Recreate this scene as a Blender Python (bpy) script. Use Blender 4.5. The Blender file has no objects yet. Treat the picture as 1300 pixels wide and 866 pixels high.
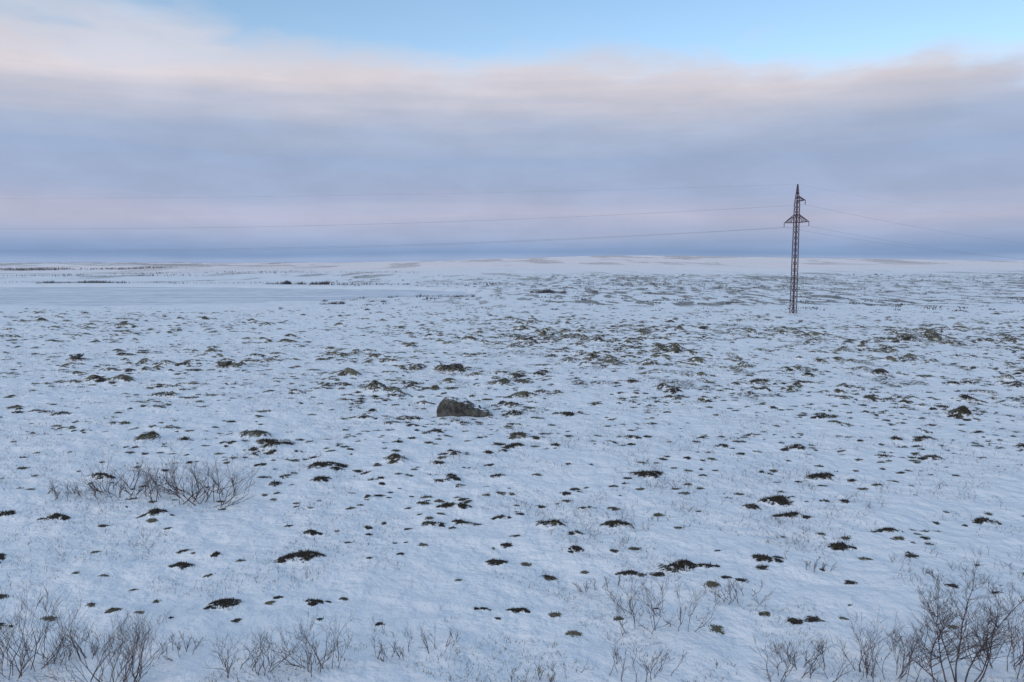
import bpy, math, random, bmesh
import numpy as np
from mathutils import Vector, noise as mnoise

random.seed(7)
rng = np.random.default_rng(11)
scene = bpy.context.scene
scene.view_settings.view_transform = 'Standard'
scene.view_settings.look = 'None'
scene.view_settings.exposure = 0
scene.view_settings.gamma = 1

# ------------------------------------------------------------------ noise
TAB = rng.random((256, 256))
def vnoise(x, y):
    x = np.asarray(x, float); y = np.asarray(y, float)
    xi = np.floor(x).astype(int); yi = np.floor(y).astype(int)
    fx = x - xi; fy = y - yi
    fx = fx*fx*(3-2*fx); fy = fy*fy*(3-2*fy)
    a = TAB[xi & 255, yi & 255]; b = TAB[(xi+1) & 255, yi & 255]
    c = TAB[xi & 255, (yi+1) & 255]; d = TAB[(xi+1) & 255, (yi+1) & 255]
    return (a*(1-fx)+b*fx)*(1-fy) + (c*(1-fx)+d*fx)*fy
def fbm(x, y, o=4):
    s = 0; a = 1; t = 0
    for i in range(o):
        s = s + a*vnoise(x*2**i+17.3*i, y*2**i+9.1*i); t += a; a *= .5
    return s/t
def sstep(a, b, x):
    t = np.clip((x-a)/(b-a), 0, 1); return t*t*(3-2*t)

def lake_f(x, y):
    q = np.sqrt(((x+150)/142)**2 + ((y-174)/60)**2)
    return 1 - sstep(.9, 1.04, q + .22*(fbm(x/26+5, y/18+3, 4)-.5))

def height(x, y):
    x = np.asarray(x, float); y = np.asarray(y, float)
    r = np.sqrt(x*x+y*y)
    h = .55*(fbm(x/22+3, y/22+8, 2)-.5)*sstep(10, 60, r)
    h = h + .24*(fbm(x/5, y/5, 3)-.5)
    h = h + .18*(fbm(x/1.0+40, y/.8, 2)-.5)*(1-sstep(120, 200, r))
    h = h + 1.6*(fbm(x/90+1, y/70+2, 3)-.5)*sstep(130, 300, r)
    crest = 7 + 16*np.exp(-((x-300)/480)**2) + 5*np.exp(-((x-1050)/260)**2)
    prof = sstep(380, 1750, y)*(1-.9*sstep(1850, 3000, y))
    h = h + crest*prof*(.86+.28*fbm(x/230+7, y/420, 4))
    h = h + 4.5*(fbm(x/150+7, y/190, 4)-.5)*sstep(300, 700, r)
    h = h + 38*(fbm(x/900+4, y/1500+1, 4)-.39)*sstep(2500, 4600, r)*(1-sstep(6500, 8000, r))
    lk = lake_f(x, y)
    h = h*(1-lk) - 1.1*lk
    return h
def H(x, y): return float(height(np.array([x]), np.array([y]))[0])

# ------------------------------------------------------------- materials
def new_mat(name):
    m = bpy.data.materials.new(name); m.use_nodes = True
    nt = m.node_tree; nt.nodes.clear()
    out = nt.nodes.new('ShaderNodeOutputMaterial')
    b = nt.nodes.new('ShaderNodeBsdfPrincipled')
    nt.links.new(b.outputs[0], out.inputs[0])
    return m, nt, b
def N(nt, t, **k):
    n = nt.nodes.new(t)
    for a, v in k.items(): setattr(n, a, v)
    return n
def noise(nt, vec, scale, detail=4, rough=.55):
    n = N(nt, 'ShaderNodeTexNoise'); n.inputs['Scale'].default_value = scale
    n.inputs['Detail'].default_value = detail; n.inputs['Roughness'].default_value = rough
    nt.links.new(vec, n.inputs['Vector']); return n.outputs[0]
def math_(nt, op, a, b=None, c=None, clamp=False):
    n = N(nt, 'ShaderNodeMath', operation=op); n.use_clamp = clamp
    for i, v in enumerate((a, b, c)):
        if v is None: continue
        if isinstance(v, (int, float)): n.inputs[i].default_value = v
        else: nt.links.new(v, n.inputs[i])
    return n.outputs[0]
def mapr(nt, v, a, b, c=0, d=1, smooth=True):
    n = N(nt, 'ShaderNodeMapRange')
    if smooth: n.interpolation_type = 'SMOOTHSTEP'
    nt.links.new(v, n.inputs[0])
    for i, k in enumerate((a, b, c, d)): n.inputs[i+1].default_value = k
    return n.outputs[0]
def mix(nt, f, a, b, mode='MIX'):
    n = N(nt, 'ShaderNodeMix', data_type='RGBA', blend_type=mode)
    for s, v in ((n.inputs[0], f), (n.inputs[6], a), (n.inputs[7], b)):
        if isinstance(v, (int, float)): s.default_value = v
        elif isinstance(v, tuple): s.default_value = (*v, 1)
        else: nt.links.new(v, s)
    return n.outputs[2]
def mapping(nt, vec, sc):
    n = N(nt, 'ShaderNodeMapping'); n.inputs['Scale'].default_value = sc
    nt.links.new(vec, n.inputs[0]); return n.outputs[0]

# ground
gm, nt, b = new_mat('snow_and_moss')
geo = N(nt, 'ShaderNodeNewGeometry'); pos = geo.outputs['Position']
veg = N(nt, 'ShaderNodeAttribute', attribute_name='veg').outputs['Fac']
tone = N(nt, 'ShaderNodeAttribute', attribute_name='tone').outputs['Fac']
warm_light = N(nt, 'ShaderNodeAttribute', attribute_name='warm_light').outputs['Fac']
n1 = noise(nt, pos, 7, 5, .65); n2 = noise(nt, pos, 38, 2)
m = math_(nt, 'ADD', veg, math_(nt, 'MULTIPLY', math_(nt, 'SUBTRACT', n1, .5), 1.8))
m = math_(nt, 'ADD', m, math_(nt, 'MULTIPLY', math_(nt, 'SUBTRACT', n2, .5), .8))
mask = mapr(nt, m, .44, .62)
n3 = noise(nt, pos, 2.2, 4)
lich = mapr(nt, math_(nt, 'ADD', math_(nt, 'MULTIPLY', tone, .6), n3), .58, 1.04)
c_dark = mix(nt, n2, (.018, .016, .013), (.060, .050, .038))
c_lich = mix(nt, n2, (.090, .082, .050), (.27, .245, .165))
moss = mix(nt, lich, c_dark, c_lich)
nb = noise(nt, pos, .35, 3)
snow = mix(nt, mapr(nt, nb, .3, .7), (.85, .885, .905), (.92, .93, .935))
snow = mix(nt, warm_light, snow, (.99, .88, .84))  # warm pink light on the distant snow, painted into its base colour
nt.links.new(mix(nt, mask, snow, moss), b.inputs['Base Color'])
b.inputs['Roughness'].default_value = .8
b.inputs['Specular IOR Level'].default_value = .2
bh = math_(nt, 'ADD', math_(nt, 'MULTIPLY', noise(nt, pos, 2.4, 4, .5), .22), math_(nt, 'MULTIPLY', n1, .05))
bh = math_(nt, 'ADD', bh, math_(nt, 'MULTIPLY', math_(nt, 'MULTIPLY', n2, mask), .06))
bp = N(nt, 'ShaderNodeBump'); bp.inputs['Strength'].default_value = .9; bp.inputs['Distance'].default_value = 1
nt.links.new(bh, bp.inputs['Height']); nt.links.new(bp.outputs[0], b.inputs['Normal'])

def simple(name, c1, c2, sc, rough=.9, spec=.2):
    m, nt, b = new_mat(name)
    g = N(nt, 'ShaderNodeNewGeometry')
    f = mapr(nt, noise(nt, g.outputs['Position'], sc, 2), .3, .7)
    nt.links.new(mix(nt, f, c1, c2), b.inputs['Base Color'])
    b.inputs['Roughness'].default_value = rough; b.inputs['Specular IOR Level'].default_value = spec
    return m
tuft_m = simple('heather_blades', (.020, .016, .012), (.10, .082, .050), 9)
grass_m = simple('frozen_grass', (.10, .085, .07), (.30, .27, .22), 5)
twig_m = simple('willow_bark', (.065, .045, .043), (.16, .115, .108), 6)
birch_m = simple('birch_bark', (.06, .042, .04), (.17, .13, .125), 8)
dshrub_m = simple('distant_shrub_bark', (.06, .064, .078), (.16, .14, .14), .35)
steel_m = simple('painted_steel', (.050, .018, .030), (.09, .035, .048), 2, .5, .5)
glass_m = simple('insulator_glass', (.08, .06, .07), (.14, .12, .13), 5, .3, .5)
wire_m = simple('aluminium_wire', (.18, .18, .22), (.24, .24, .28), 1, .5, .4)
reed_m = simple('dry_sedge', (.22, .17, .10), (.36, .29, .19), .8)

ice_m, nt, b = new_mat('wind_swept_ice')
g = N(nt, 'ShaderNodeNewGeometry')
f = mapr(nt, noise(nt, mapping(nt, g.outputs['Position'], (.035, .16, 1)), 1, 6, .65), .36, .62)
f2 = mapr(nt, noise(nt, mapping(nt, g.outputs['Position'], (.25, .5, 1)), 1, 6, .65), .40, .60)
nt.links.new(mix(nt, math_(nt, 'ADD', math_(nt, 'MULTIPLY', f, .55), math_(nt, 'MULTIPLY', f2, .45)), (.47, .53, .60), (.88, .90, .92)), b.inputs['Base Color'])
b.inputs['Roughness'].default_value = .6; b.inputs['Specular IOR Level'].default_value = .25

rock_m, nt, b = new_mat('lichen_rock')
g = N(nt, 'ShaderNodeNewGeometry'); p = g.outputs['Position']
c = mix(nt, mapr(nt, noise(nt, p, 3, 6), .35, .65), (.034, .032, .030), (.13, .12, .105))
c = mix(nt, mapr(nt, noise(nt, p, 5.5, 6, .7), .55, .65), c, (.20, .195, .14))
sp = N(nt, 'ShaderNodeSeparateXYZ'); nt.links.new(g.outputs['Normal'], sp.inputs[0])
sn = mapr(nt, math_(nt, 'ADD', sp.outputs[2], math_(nt, 'MULTIPLY', noise(nt, p, 5, 5), .55)), 1.12, 1.20)
c = mix(nt, sn, c, (.86, .88, .91))
nt.links.new(c, b.inputs['Base Color']); b.inputs['Roughness'].default_value = .9
bp = N(nt, 'ShaderNodeBump'); bp.inputs['Distance'].default_value = .12
nt.links.new(noise(nt, p, 6, 7, .65), bp.inputs['Height']); nt.links.new(bp.outputs[0], b.inputs['Normal'])

# --------------------------------------------------------- mesh helpers
def mesh_np(name, V, F, mat, smooth=False):
    V = np.asarray(V, np.float32); F = np.asarray(F, np.int32); k = F.shape[1]
    me = bpy.data.meshes.new(name)
    me.vertices.add(len(V)); me.vertices.foreach_set('co', V.ravel())
    me.loops.add(F.size); me.loops.foreach_set('vertex_index', F.ravel())
    me.polygons.add(len(F))
    me.polygons.foreach_set('loop_start', np.arange(0, F.size, k, dtype=np.int32))
    me.polygons.foreach_set('loop_total', np.full(len(F), k, np.int32))
    if smooth: me.polygons.foreach_set('use_smooth', np.ones(len(F), bool))
    me.materials.append(mat); me.update(calc_edges=True)
    ob = bpy.data.objects.new(name, me); scene.collection.objects.link(ob)
    return ob

def tubes(name, segs, mat, sides=3):
    S = np.array(segs, float)
    p0 = S[:, 0:3]; p1 = S[:, 3:6]; r0 = S[:, 6]; r1 = S[:, 7]
    d = p1-p0; d /= np.linalg.norm(d, axis=1)[:, None]+1e-9
    up = np.where(np.abs(d[:, 2:3]) < .9, np.array([[0, 0, 1.]]), np.array([[1., 0, 0]]))
    u = np.cross(d, up); u /= np.linalg.norm(u, axis=1)[:, None]; v = np.cross(d, u)
    vs = []
    for P, R in ((p0, r0), (p1, r1)):
        for i in range(sides):
            a = 2*math.pi*i/sides
            vs.append(P + R[:, None]*(math.cos(a)*u+math.sin(a)*v))
    V = np.stack(vs, 1).reshape(-1, 3)
    base = np.arange(len(S))*2*sides
    F = []
    for i in range(sides):
        j = (i+1) % sides
        F.append(np.stack([base+i, base+j, base+sides+j, base+sides+i], 1))
    return mesh_np(name, V, np.concatenate(F), mat)

# ------------------------------------------------------ moss patch layout
blobs = []   # x,y,R,amp,tone,cap
def add_patch(x, y, R, tone):
    n = random.choice([1, 2, 3, 3, 4, 5])
    cap = random.random() < .45
    for i in range(n):
        s = R*random.uniform(.4, 1.0)/(1+.15*n)
        ox = random.gauss(0, R*1.1) if i else 0
        oy = random.gauss(0, R*.45) if i else 0
        blobs.append((x+ox, y+oy, s, s*random.uniform(.2, .5), tone, cap))
def dens(x, y):
    cl = vnoise(x/9+50, y/14+50)
    cl2 = vnoise(x/3.0+90, y/3.0+10)
    base = .40*sstep(14.5, 27, y)*(.25+1.4*cl)*(.02+2.1*cl2**2)
    rt = sstep(-18, 10, x - .10*(y-40))
    mid = 2.3*sstep(25, 37, y)*(1-sstep(60, 86, y))*(.17+.83*rt)*(.10+1.4*cl**1.4)*(.08+1.9*cl2**1.5)
    far = .28*sstep(60, 80, y)*(1-sstep(94, 108, y))*(.4+cl)
    return base*(1-.6*sstep(70, 110, y)) + mid + far
n = 70000
cy = 12 + 108*np.sqrt(rng.random(n)); cx = rng.uniform(-1, 1, n)*(cy*.85+5)
cd = n*2*(cy-12)/(108**2)/(2*(.85*cy+5)) + 1e-6
ok = rng.random(n)*cd < dens(cx, cy)
for x, y in zip(cx[ok], cy[ok]):
    ms = float(sstep(24, 42, y))
    t = float(np.clip(.12 + .50*ms + random.gauss(0, .28), 0, 1))
    if y < 26: t *= .6
    R = random.choice([.06, .09, .13, .17, .21, .28, .40])*random.uniform(.8, 1.35)*(1+.45*ms)
    add_patch(float(x), float(y), R, t)
cnt = int(ok.sum())
n = 12000
sy_ = 13 + 100*rng.random(n)**1.2; sx_ = rng.uniform(-1, 1, n)*(sy_*.85+5)
ok = rng.random(n) < .12+dens(sx_, sy_)
for x, y in zip(sx_[ok], sy_[ok]):
    blobs.append((float(x), float(y), random.uniform(.04, .12)*(1+y/55), .02, random.random(), False))
for (x, y, R) in [(-5.45, 14.1, .24), (-3.75, 14.2, .13), (-.55, 14.0, .09), (.12, 13.95, .14), (-4.55, 16.4, .32), (-.33, 16.3, .17), (3.7, 15.9, .22),
                  (4.2, 15.9, .15), (5.5, 16.2, .22), (2.5, 15.7, .14), (7.5, 17.1, .22), (-7.1, 16.1, .18), (-6.6, 16.6, .1), (-9.2, 19.3, .24), (-2.0, 18.6, .2),
                  (-1.2, 18.8, .22), (.9, 18.6, .24), (1.6, 17.9, .14), (2.5, 18.6, .24), (-.3, 19.2, .15), (-1.7, 19.9, .2), (-1.3, 19.9, .18), (-6.1, 23.8, .38),
                  (-5.7, 22.3, .26), (4.0, 22.8, .32), (7.2, 20.4, .34), (7.2, 19.2, .24), (9.4, 22.9, .28), (12.0, 18.9, .24), (9.2, 18.1, .18), (-11.6, 19.0, .22),
                  (-13.0, 19.3, .2), (-11.4, 16.4, .2), (-12.3, 22.5, .3), (-4.9, 18.1, .16), (1.5, 16.9, .14), (6.3, 19.7, .2), (-9.6, 28.3, .5), (-13.3, 27.5, .4),
                  (-8.9, 27.3, .35), (.3, 28.3, .35), (.5, 37.5, .5),
                  (-28.8, 50.5, .6), (-18.0, 48.0, .7), (-21.8, 42.5, .6), (-51.5, 84, .8), (-40.0, 79, .8), (-31, 44.3, .6), (-18.0, 62, .7), (-3.7, 46.5, .8)]:
    t = .1 if y < 26 else .6
    blobs.append((x, y, R, R*.4, t, False))
    for k in range(4):
        blobs.append((x+R*1.6*random.uniform(-1, 1), y+R*.7*random.uniform(-1, 1), R*random.uniform(.3, .65), R*.12, t, False))

# ------------------------------------------------------------ ground mesh
rad = np.concatenate([np.geomspace(1.5, 9, 20)[:-1], np.geomspace(9, 135, 950)[:-1], np.geomspace(135, 9000, 360)])
fine = np.radians(np.linspace(-43, 43, 950))
coarse = np.radians(np.linspace(43, 317, 120))[1:-1]
ang = np.concatenate([fine, coarse])
nr, na = len(rad), len(ang)
RR, AA = np.meshgrid(rad, ang, indexing='ij')
X = RR*np.sin(AA); Y = RR*np.cos(AA)
Z = height(X, Y)
VEG = np.zeros_like(Z); TONE = np.zeros_like(Z)+.2
nf = len(fine)
for (x, y, R, A, t, cap) in blobs:
    d = math.hypot(x, y); a = math.atan2(x, y); e = R*2.4
    i0, i1 = np.searchsorted(rad, [d-e, d+e]); da = e/d
    j0 = int(np.searchsorted(fine, a-da)); j1 = int(np.searchsorted(fine, a+da))
    if j1 <= j0 or i1 <= i0: continue
    sx = X[i0:i1, j0:j1]-x; sy = Y[i0:i1, j0:j1]-y
    q = np.sqrt(sx*sx+sy*sy*1.6)/R
    Z[i0:i1, j0:j1] += A*np.exp(-(q/1.15)**2)
    v = np.clip(1.12-.62*q, 0, 1.2)
    if cap:
        q2 = np.sqrt(sx*sx+(sy-.35*R)**2)/R
        v = v - .75*np.exp(-(q2/.55)**2)
    old = VEG[i0:i1, j0:j1]
    TONE[i0:i1, j0:j1] = np.where(v > old, t, TONE[i0:i1, j0:j1])
    VEG[i0:i1, j0:j1] = np.maximum(old, v)
sp = fbm(X/1.3+11, Y/1.9+31, 3)
area = sstep(24, 40, Y)*(1-sstep(70, 112, Y))*sstep(-26, 16, X)
VEG = np.maximum(VEG, np.clip((sp-.53)*3.0, 0, .5)*(.35+.65*area)*sstep(14, 22, Y))
lk = lake_f(X, Y)
farm = sstep(108, 125, Y)
right = sstep(-60, 20, X)
fv = fbm(X/1.6+3, Y/6+6, 3)
F1 = np.clip((fv-.54+.09*right)*5.0, 0, .60)*(.35+.65*right)
f3 = fbm(X/14+3, Y/70+6, 4)
F3 = np.clip((f3-.53)*5, 0, .52)*sstep(200, 300, Y)*(1-.5*sstep(450, 650, Y))
big = fbm(X/45+12, Y/170+9, 5)
F2 = np.clip((big-.505)*5, 0, .47)*sstep(550, 900, Y)
leftdark = np.clip((fbm(X/40+2, Y/130+19, 4)-.47)*6, 0, .54)*sstep(300, 500, Y)*(1-sstep(-450, 0, X))
FV = np.maximum(np.maximum(F1*(1-.8*sstep(380, 600, Y)), F3), np.maximum(F2, leftdark))
VEG = np.maximum(VEG*(1-farm), FV*farm)*(1-lk)
TONE = np.where(Y > 112, .25+.15*right, TONE)
WARM_LIGHT = .9*sstep(330, 900, Y+120*(fbm(X/120, Y/200+3, 3)-.5)*2)*(.35+.65*sstep(-700, 0, X+.3*Y)) + .06*sstep(60, 200, Y)  # painted light: pink tint grows with distance towards the hill
WARM_LIGHT = np.clip(WARM_LIGHT, 0, 1)

V = np.stack([X, Y, Z], -1).reshape(-1, 3)
idx = np.arange(nr*na).reshape(nr, na)
nxt = np.roll(idx, -1, axis=1)
F = np.stack([idx[:-1], nxt[:-1], nxt[1:], idx[1:]], -1).reshape(-1, 4)[:, ::-1]
ground = mesh_np('snow_ground', V, F, gm, True)
for nm, arr in (('veg', VEG), ('tone', TONE), ('warm_light', WARM_LIGHT)):
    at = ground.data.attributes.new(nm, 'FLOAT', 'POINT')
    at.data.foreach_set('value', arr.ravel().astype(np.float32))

def surf(xs, ys):
    xs = np.asarray(xs, float); ys = np.asarray(ys, float)
    d = np.hypot(xs, ys); a = np.arctan2(xs, ys)
    i = np.clip(np.searchsorted(rad, d)-1, 0, nr-2); j = np.clip(np.searchsorted(fine, a)-1, 0, nf-2)
    fi = np.clip((d-rad[i])/(rad[i+1]-rad[i]), 0, 1); fj = np.clip((a-fine[j])/(fine[j+1]-fine[j]), 0, 1)
    g = lambda A: (A[i, j]*(1-fi)+A[i+1, j]*fi)*(1-fj)+(A[i, j+1]*(1-fi)+A[i+1, j+1]*fi)*fj
    return g(Z), g(VEG)

# ------------------------------------------------------- lake
n = 96
th = np.linspace(0, 2*math.pi, n, endpoint=False)
bm = bmesh.new(); rings = []
for k in (0.35, .7, 1.14):
    rings.append([bm.verts.new((-150+146*k*math.cos(t), 174+62*k*math.sin(t), -.38)) for t in th])
bm.faces.new(rings[0])
for r_ in range(2):
    for i in range(n):
        bm.faces.new((rings[r_][i], rings[r_+1][i], rings[r_+1][(i+1) % n], rings[r_][(i+1) % n]))
me = bpy.data.meshes.new('frozen_lake'); bm.to_mesh(me); bm.free(); me.materials.append(ice_m)
scene.collection.objects.link(bpy.data.objects.new('frozen_lake', me))

# ------------------------------------------------------- heather blades
def blades(name, bx, by, bz, hh, w, mat, lean=.5):
    n = len(bx); a = rng.random(n)*math.pi
    dx = np.cos(a)*w; dy = np.sin(a)*w
    P0 = np.stack([bx-dx, by-dy, bz-.01], 1); P1 = np.stack([bx+dx, by+dy, bz-.01], 1)
    P2 = np.stack([bx+rng.normal(0, lean, n)*hh, by+rng.normal(0, lean, n)*hh, bz+hh], 1)
    V = np.stack([P0, P1, P2], 1).reshape(-1, 3)
    return mesh_np(name, V, np.arange(n*3).reshape(-1, 3), mat)
bx = []; by = []; hh = []
for (x, y, R, A, t, cap) in blobs:
    if y > 42: continue
    nb_ = int(np.clip(1000*R*R, 6, 110)*(1.8 if y < 28 else .6))
    a = rng.random(nb_)*2*math.pi; r = R*1.2*np.sqrt(rng.random(nb_))
    bx.append(x+r*np.cos(a)); by.append(y+r*np.sin(a))
    hh.append(rng.uniform(.015, .055, nb_)*(1+y/60)*min(1.3, .6+R*1.5))
bx = np.concatenate(bx); by = np.concatenate(by); hh = np.concatenate(hh)
bz, bv = surf(bx, by)
k = bv > rng.uniform(.40, .7, len(bv)); bx, by, bz, hh = bx[k], by[k], bz[k], hh[k]
blades('heather_tufts', bx, by, bz, hh, rng.uniform(.005, .011, len(bx))*(1+by/50), tuft_m)
n = 75000
gy = 11 + 50*rng.random(n)**1.5; gx = rng.uniform(-1, 1, n)*(gy*.75+3)
cl = fbm(gx/1.7+4, gy/1.7+77, 3); k = cl > .56-.06*sstep(20, 40, gy); gx, gy = gx[k], gy[k]
gz, _ = surf(gx, gy)
blades('frosted_grass', gx, gy, gz, rng.uniform(.02, .085, len(gx))*(1+gy/80), rng.uniform(.003, .006, len(gx))*(1+gy/40), grass_m, .6)

# ------------------------------------------------------- shrubs
def grow(segs, p, d, L, r, depth, spread=.5, up=.15, wob=.22, kids=(2, 4)):
    n = 3
    pts = [None]
    for i in range(n):
        d = (d + Vector((random.gauss(0, wob), random.gauss(0, wob), random.gauss(0, wob*.6)+up*.3))).normalized()
        q = p + d*(L/n)
        r2 = r*(1-.4*(i+1)/n)
        segs.append((*p, *q, r*(1-.4*i/n), r2)); p = q; pts.append((p, d, r2))
    if depth > 0:
        for k in range(random.randint(*kids)):
            bp_, bd, br = pts[random.randint(1, n)] if k else pts[n]
            ax = Vector((random.gauss(0, 1), random.gauss(0, 1), random.gauss(0, .5)))
            nd = (bd + ax.normalized()*spread*random.uniform(.6, 1.3) + Vector((0, 0, up))).normalized()
            grow(segs, bp_, nd, L*random.uniform(.5, .85), max(br*.74, .0019), depth-1, spread, up, wob, kids)

def shrub(name, x, y, w, h, stems, mat=twig_m, depth=3, r=.009, lean=.9, dpt=.5, kids=(2, 4), wob=.22):
    segs = []
    for i in range(stems):
        ox = random.uniform(-.5, .5)*w*.75; oy = random.uniform(-.5, .5)*w*dpt
        z = float(surf([x+ox], [y+oy])[0][0])-.03
        d = Vector((random.gauss(0, .45)*lean + ox/w*.9*lean, random.gauss(0, .4)*lean, 1)).normalized()
        grow(segs, Vector((x+ox, y+oy, z)), d, h*random.uniform(.28, .48), r*random.uniform(.6, 1), depth, kids=kids, wob=wob)
    return tubes(name, segs, mat)

shrub('dwarf_willow_shrub', -10.9, 21.2, 2.4, 1.05, 24, lean=1.6, r=.015)
shrub('dwarf_willow_shrub', -8.7, 20.8, 2.7, 1.45, 38, lean=1.6, r=.016)
shrub('dwarf_willow_shrub', -12.3, 20.9, 1.8, .5, 16, lean=1.8, r=.012)
shrub('dwarf_birch_shrub', -8.0, 11.6, 1.3, 1.35, 28, lean=.7)
shrub('dwarf_birch_shrub', -7.2, 11.9, 1.0, .8, 14, lean=.8)
shrub('dwarf_birch_shrub', -6.2, 11.2, 1.1, 1.25, 28, lean=.7)
shrub('dwarf_birch_shrub', -5.6, 12.2, .8, .4, 8, lean=1)
shrub('dwarf_birch_shrub', -4.2, 11.6, 1.0, .75, 14, lean=.9)
shrub('dwarf_birch_shrub', -3.0, 11.7, 1.1, .95, 16, lean=.8)
shrub('dwarf_birch_shrub', -2.0, 12.2, .8, .45, 8, lean=.8)
shrub('dwarf_birch_shrub', -1.2, 12.4, .7, .45, 7, lean=.9)
shrub('dwarf_birch_shrub', 2.6, 13.4, 2.0, .85, 20, lean=1.1)
shrub('dwarf_birch_shrub', 4.4, 14.3, 1.2, .55, 12, lean=1.0)
shrub('dwarf_birch_shrub', 4.6, 11.7, 1.4, .65, 18, lean=1.0)
shrub('dwarf_birch_shrub', 2.0, 11.7, 1.4, .5, 12, lean=1.0)
shrub('dwarf_birch_shrub', .3, 11.4, 1.2, .4, 8, lean=1.0)
shrub('dwarf_birch_shrub', 5.9, 11.6, 1.1, 1.0, 20, lean=.8)
shrub('dwarf_birch_shrub', 8.0, 11.6, 1.1, 1.2, 22, lean=.8)
shrub('dwarf_birch_shrub', 3.7, 18.5, 1.8, .3, 10, lean=1.3)
shrub('dwarf_birch_shrub', 1.9, 15.0, 1.6, .35, 9, lean=1.3)
shrub('dwarf_birch_shrub', 6.5, 16.0, 1.8, .3, 9, lean=1.3)
segs = []
for (ox, h, dx, dy) in ((0, 1.85, .05, 0), (.12, 1.7, .35, .1), (-.14, 1.65, -.35, 0), (.3, 1.5, .6, -.1), (-.3, 1.45, -.6, .1), (-.2, 1.2, -1.0, 0), (.2, 1.3, .95, .1), (0, 1.5, -.15, .3)):
    p = Vector((6.85+ox, 11.25, H(6.85, 11.25)-.05)); d = Vector((dx, dy, 1)).normalized(); r = .016*h/1.7
    nn = 12
    for i in range(nn):
        d = (d+Vector((random.gauss(0, .09), random.gauss(0, .09), .05))).normalized()
        q = p+d*h/nn; rr = r*(1-.8*(i+1)/nn)
        segs.append((*p, *q, r*(1-.8*i/nn), rr)); p = q
        if i > 1:
            for k in range(3):
                a = random.random()*6.28
                nd = Vector((math.cos(a), math.sin(a)*.8, random.uniform(.4, 1.1))).normalized()
                grow(segs, p, nd, h*.19*(1.25-i/nn), max(rr*.55, .0024), 2, .5, .12, .2, (2, 4))
tubes('birch_sapling', segs, birch_m)

segs = []
n = 4200
py_ = 11.2 + 19*rng.random(n)**1.6; px_ = rng.uniform(-1, 1, n)*(py_*.75+2)
cl = vnoise(px_/2.2+70, py_/2.2+33)
k = cl > .72-.14*(px_ > 1.0)
px_, py_ = px_[k], py_[k]; pz_, _ = surf(px_, py_)
for x, y, z in zip(px_, py_, pz_):
    for s in range(random.randint(1, 3)):
        d = Vector((random.gauss(0, .6), random.gauss(0, .5), 1)).normalized()
        grow(segs, Vector((x+random.gauss(0, .09), y+random.gauss(0, .09), z-.02)), d, random.uniform(.05, .18), .0042, 2, .7, .1, .25, (1, 3))
tubes('twig_sprigs', segs, twig_m)

# distant shore thickets
def thicket(name, lines, mat, wmul=1):
    px = []; py = []; ph = []
    for (x0, x1, y, dy, h, n) in lines:
        x = x0+(x1-x0)*rng.random(n)
        env = vnoise(x/max(2.0, (x1-x0)/9)+y, np.full(n, h*3.))
        k = rng.random(n) < .25+env; x = x[k]; env = env[k]
        px.append(x); py.append(y+rng.normal(0, dy, len(x))); ph.append(h*(.25+.9*env)*rng.uniform(.5, 1.1, len(x)))
    px = np.concatenate(px); py = np.concatenate(py); ph = np.concatenate(ph)
    pz = height(px, py)
    return blades(name, px, py, pz-.04, ph, ph*rng.uniform(.05, .2, len(px))*wmul, mat, .35)
L = [(-150, -124, 246, 2, 1.3, 900), (-78, -58, 243, 1.5, 1.6, 1000), (-31, -27, 124, .5, .6, 200), (-32, -12, 150, 2, .7, 260),
     (4, 12, 172, 1.2, 1.1, 560), (-170, -60, 262, 5, .8, 500), (-60, 10, 236, 6, .9, 700), (10, 90, 205, 10, .7, 600), (20, 60, 240, 3, 1.0, 400),
     (-330, -150, 420, 12, 1.6, 900), (-260, -60, 520, 20, 1.5, 900), (-520, -330, 760, 20, 2.8, 1200), (20, 160, 300, 25, 1.0, 700)]
thicket('shore_thicket', L, dshrub_m)
thicket('dry_sedge_bed', [(-26, -14, 176, 4, .7, 500), (-22, -8, 160, 3, .5, 300)], reed_m, .8)
L = []
for i in range(1300):
    y = 105*math.exp(random.random()*1.4); x = random.uniform(-.25, .8)*y
    if lake_f(np.array([x]), np.array([y]))[0] > .01: continue
    s = random.uniform(.3, 1.6)
    L.append((x-s, x+s, y, .4, random.uniform(.12, .34)*(1+y/400), 22))
thicket('tundra_scrub', L, dshrub_m, 2.4)

# ------------------------------------------------------- boulders
def hull_rock(x, y, pts, seed, yaw=0, sink=.1, sc=1):
    bm = bmesh.new()
    for p in pts: bm.verts.new(Vector(p)*sc)
    r = bmesh.ops.convex_hull(bm, input=bm.verts)
    bmesh.ops.delete(bm, geom=[g for g in set(r['geom_interior']+r['geom_unused']) if isinstance(g, bmesh.types.BMVert)], context='VERTS')
    bmesh.ops.bevel(bm, geom=list(bm.edges), offset=.05*sc, segments=2, affect='EDGES', clamp_overlap=True)
    bmesh.ops.triangulate(bm, faces=bm.faces)
    for _ in range(4):
        es = [e for e in bm.edges if e.calc_length() > .09*sc]
        if not es: break
        bmesh.ops.subdivide_edges(bm, edges=es, cuts=1)
        bmesh.ops.triangulate(bm, faces=[f for f in bm.faces if len(f.verts) > 3])
    bm.normal_update()
    o = Vector((seed*3.1, 0, 0))
    mv = [(v, v.normal*(.10*mnoise.fractal(v.co/sc*2.2+o, 1, 2, 5)+.035*mnoise.noise(v.co/sc*9+o))*sc) for v in bm.verts]
    for v, q in mv: v.co += q
    for f in bm.faces: f.smooth = True
    me = bpy.data.meshes.new('boulder'); bm.to_mesh(me); bm.free(); me.materials.append(rock_m)
    ob = bpy.data.objects.new('boulder', me); scene.collection.objects.link(ob)
    ob.location = (x, y, float(surf([x], [y])[0][0])-sink*sc); ob.rotation_euler.z = yaw
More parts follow.
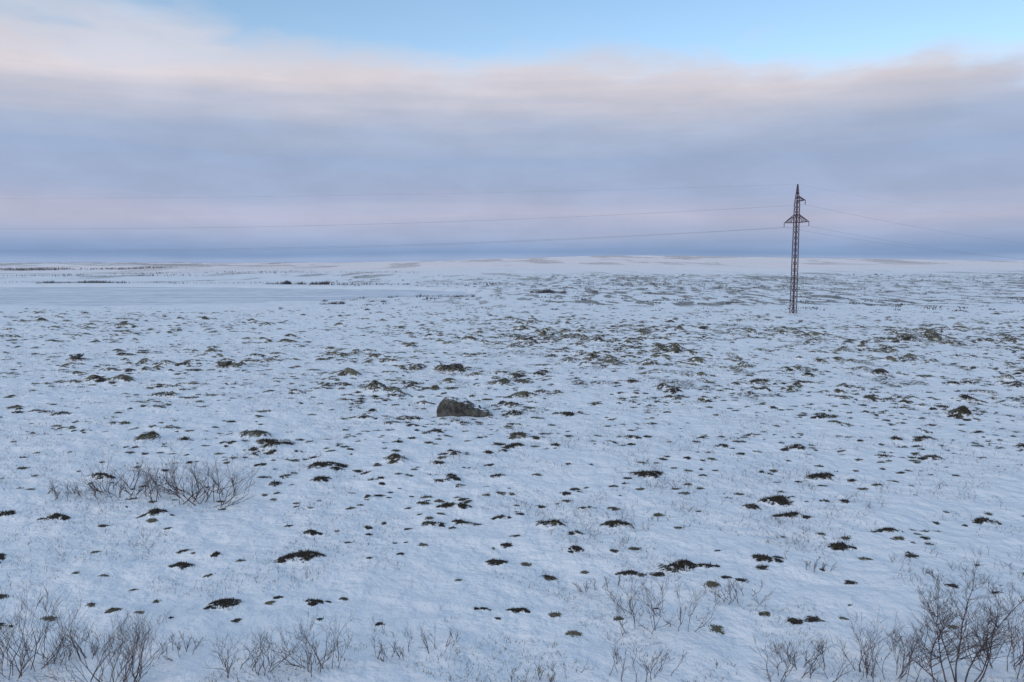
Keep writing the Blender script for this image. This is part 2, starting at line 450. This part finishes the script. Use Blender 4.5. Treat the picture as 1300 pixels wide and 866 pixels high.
main = [(-1.0, -.5, -.3), (1.05, -.45, -.3), (.9, .6, -.3), (-.8, .6, -.3), (-.98, -.35, .35), (-.72, -.2, .74), (-.55, .3, .78), (-.1, -.35, .60),
        (.1, .35, .58), (.62, -.35, .34), (1.08, -.2, .18), (1.1, .3, .16), (.5, .5, .4), (-.9, .4, .5)]
hull_rock(-2.2, 33.0, main, 4, 0, .02, 1.05)
flat = lambda: [(random.uniform(-1, 1), random.uniform(-.6, .6), random.uniform(-.3, .42)) for _ in range(16)]
for (x, y, s) in ((-28.8, 50.5, .6), (-18, 48, .55), (-3.7, 46.5, .8), (-31, 44.3, .4), (-51.5, 84, .6)):
    hull_rock(x, y, flat(), x, random.random()*3, .05, s)

# ------------------------------------------------------- pylons + wires
conc = simple('concrete', (.25, .24, .23), (.35, .34, .33), 4)
def pylon(x, y, arm):
    z0 = H(x, y)
    e = bpy.data.objects.new('power_pylon', None); scene.collection.objects.link(e); e.location = (x, y, z0-.1)
    arm = Vector((*arm, 0)).normalized(); al = Vector((-arm.y, arm.x, 0))
    zs = [0, .9, 1.8, 2.7, 3.6, 4.5, 5.4, 6.3, 7.2, 8.1, 8.9, 9.7, 10.5, 11.2, 11.9, 12.6, 13.2, 13.8, 14.4, 15.0, 15.6, 16.2, 17.1]
    lv = [(z, (.31-.005*z) if z < 14.5 else max(.03, .24*(17.3-z)/2.8)) for z in zs]
    c = lambda i, k: arm*lv[i][1]*(1 if k in (0, 1) else -1) + al*lv[i][1]*(1 if k in (1, 2) else -1) + Vector((0, 0, lv[i][0]))
    s = []
    for i in range(len(lv)-1):
        for k in range(4):
            s.append((*c(i, k), *c(i+1, k), .055, .055))
            k2 = (k+1) % 4
            s.append((*c(i, k), *c(i+1, k2), .026, .026)); s.append((*c(i, k2), *c(i+1, k), .026, .026))
            s.append((*c(i+1, k), *c(i+1, k2), .024, .024))
    o = tubes('lattice_mast', s, steel_m, 4); o.parent = e
    att = []
    s = []; ins = []
    def crossarm(zb, zt, L, sg):
        tip = arm*sg*L+Vector((0, 0, zb+.05))
        for q in (1, -1):
            b0 = arm*sg*.24+al*.25*q+Vector((0, 0, zb)); t0 = arm*sg*.2+al*.2*q+Vector((0, 0, zt))
            s.append((*b0, *tip, .05, .045)); s.append((*t0, *tip, .05, .04))
            for f in (.25, .5, .75):
                u = b0.lerp(tip, f); v = t0.lerp(tip, f); s.append((*u, *v, .025, .025))
                v2 = t0.lerp(tip, f-.25); s.append((*u, *v2, .025, .025))
        for f in (.25, .5, .75):
            u = (arm*sg*.24+al*.25+Vector((0, 0, zb))).lerp(tip, f); v = (arm*sg*.24-al*.25+Vector((0, 0, zb))).lerp(tip, f)
            s.append((*u, *v, .022, .022))
        for kx in range(6):
            a0 = tip-Vector((0, 0, .05+kx*.09)); a1 = a0-Vector((0, 0, .045))
            ins.append((*a0, *a1, .02, .07)); ins.append((*a1, *(a1-Vector((0, 0, .045))), .07, .02))
        att.append(Vector((x, y, z0-.1))+tip-Vector((0, 0, .59)))
    crossarm(12.1, 13.2, 2.0, 1); crossarm(12.1, 13.2, 2.0, -1)
    crossarm(14.9, 15.5, 1.3, -1)
    o = tubes('cross_arms', s, steel_m, 4); o.parent = e
    o = tubes('insulator_strings', ins, glass_m, 8); o.parent = e
    s = [(*(c(0, k)-Vector((0, 0, .5))), *(c(0, k)+Vector((0, 0, .15))), .15, .12) for k in range(4)]
    o = tubes('footings', s, conc, 8); o.parent = e
    att.append(Vector((x, y, z0-.1+17.1)))
    return att
A = pylon(37.6, 102.6, (-.5, .87))
B = pylon(-165, 112, (0, 1))
C = pylon(232, 262, (-.63, .77))
segs = []
def wire(a, b_, sag, r):
    n = 48; pr = None
    for i in range(n+1):
        t = i/n; p = a.lerp(b_, t); p.z -= sag*4*t*(1-t)
        if pr is not None: segs.append((*pr, *p, r, r))
        pr = p
for i in range(4):
    r = .0095 if i < 3 else .005
    wire(A[i], B[i], [3.0, 3.3, 3.0, 1.5][i], r)
    wire(A[i], C[i], [4.2, 4.6, 4.2, 2.6][i], r)
tubes('power_line_wires', segs, wire_m, 4)

# ------------------------------------------------------- world / light
SUN_EL = math.radians(15); SUN_AZ = math.radians(215)
w = bpy.data.worlds.new('World'); scene.world = w; w.use_nodes = True
nt = w.node_tree; nt.nodes.clear()
out = N(nt, 'ShaderNodeOutputWorld')
sky = N(nt, 'ShaderNodeTexSky', sky_type='NISHITA'); sky.sun_disc = False
sky.sun_elevation = SUN_EL; sky.sun_rotation = SUN_AZ; sky.altitude = 200; sky.ozone_density = 1.0; sky.air_density = 1.0; sky.dust_density = .3
bg1 = N(nt, 'ShaderNodeBackground'); bg1.inputs[1].default_value = .15
nt.links.new(mix(nt, 1.0, sky.outputs[0], (1.05, 1.18, 1.28), 'MULTIPLY'), bg1.inputs[0])
tc = N(nt, 'ShaderNodeTexCoord'); d = tc.outputs['Generated']
s3 = N(nt, 'ShaderNodeSeparateXYZ'); nt.links.new(d, s3.inputs[0]); dx_, dz_ = s3.outputs[0], s3.outputs[2]
nA = noise(nt, mapping(nt, d, (1.6, 1.6, 7)), 1.6, 4, .5)
nB = noise(nt, mapping(nt, d, (1.2, 1.2, 22)), 2.2, 5, .55)
nC = noise(nt, mapping(nt, d, (2, 2, 6)), 3.0, 6, .58)
zc = math_(nt, 'ADD', dz_, math_(nt, 'MULTIPLY', math_(nt, 'SUBTRACT', nA, .5), math_(nt, 'MULTIPLY', mapr(nt, dz_, .0, .2), .08)))
zc = math_(nt, 'ADD', zc, math_(nt, 'MULTIPLY', math_(nt, 'SUBTRACT', nB, .5), math_(nt, 'ADD', math_(nt, 'MULTIPLY', mapr(nt, dz_, 0, .1), .035), .014)))
rp = N(nt, 'ShaderNodeValToRGB'); cr = rp.color_ramp; nt.links.new(mapr(nt, zc, 0, .5, 0, 1, False), rp.inputs[0])
def lin(c): return tuple(((v/255)/12.92 if v/255 < .04045 else ((v/255+.055)/1.055)**2.4) for v in c)
stops = [(0, (146, 167, 202)), (.006, (150, 170, 204)), (.013, (127, 152, 190)), (.022, (142, 163, 199)), (.036, (162, 175, 205)), (.058, (180, 184, 207)), (.085, (162, 176, 206)),
         (.13, (156, 174, 205)), (.165, (170, 182, 207)), (.195, (192, 195, 211)), (.225, (217, 211, 218)), (.26, (210, 211, 223)), (.32, (178, 201, 227)), (.5, (184, 202, 228))]
while len(cr.elements) > 1: cr.elements.remove(cr.elements[-1])
cr.elements[0].position = 0; cr.elements[0].color = (*lin(stops[0][1]), 1)
for p_, c_ in stops[1:]:
    e = cr.elements.new(min(1, p_/.5)); e.color = (*lin(c_), 1)
bg2 = N(nt, 'ShaderNodeBackground'); nt.links.new(rp.outputs[0], bg2.inputs[0])
nt.links.new(mapr(nt, nC, .3, .7, .96, 1.08), bg2.inputs[1])
edge = math_(nt, 'ADD', math_(nt, 'ADD', dz_, math_(nt, 'MULTIPLY', math_(nt, 'MAXIMUM', dx_, 0), .06)), math_(nt, 'MULTIPLY', math_(nt, 'SUBTRACT', nC, .5), .10))
bank = mapr(nt, edge, .220, .285, 1, 0)
upper = mapr(nt, math_(nt, 'ADD', math_(nt, 'ADD', nA, math_(nt, 'MULTIPLY', dz_, .35)), math_(nt, 'MULTIPLY', dx_, -.35)), .60, .78, .10, .85)
cm = math_(nt, 'MAXIMUM', bank, upper)
ms = N(nt, 'ShaderNodeMixShader'); nt.links.new(cm, ms.inputs[0]); nt.links.new(bg1.outputs[0], ms.inputs[1]); nt.links.new(bg2.outputs[0], ms.inputs[2])
nt.links.new(ms.outputs[0], out.inputs[0])

sl = bpy.data.lights.new('sun', 'SUN'); sl.energy = .95; sl.angle = math.radians(12); sl.color = (1, .90, .82)
so = bpy.data.objects.new('sun', sl); scene.collection.objects.link(so)
sd = Vector((math.sin(SUN_AZ)*math.cos(SUN_EL), math.cos(SUN_AZ)*math.cos(SUN_EL), math.sin(SUN_EL)))
so.rotation_euler = sd.to_track_quat('Z', 'Y').to_euler()

# ------------------------------------------------------- camera
cam = bpy.data.cameras.new('camera'); cam.lens = 27; cam.sensor_width = 36; cam.clip_end = 20000
co = bpy.data.objects.new('camera', cam); scene.collection.objects.link(co)
co.location = (0, 0, 6.5); co.rotation_euler = (math.radians(90-5.74), 0, 0)
scene.camera = co
print('patches', cnt, 'blobs', len(blobs), 'blades', len(bx))
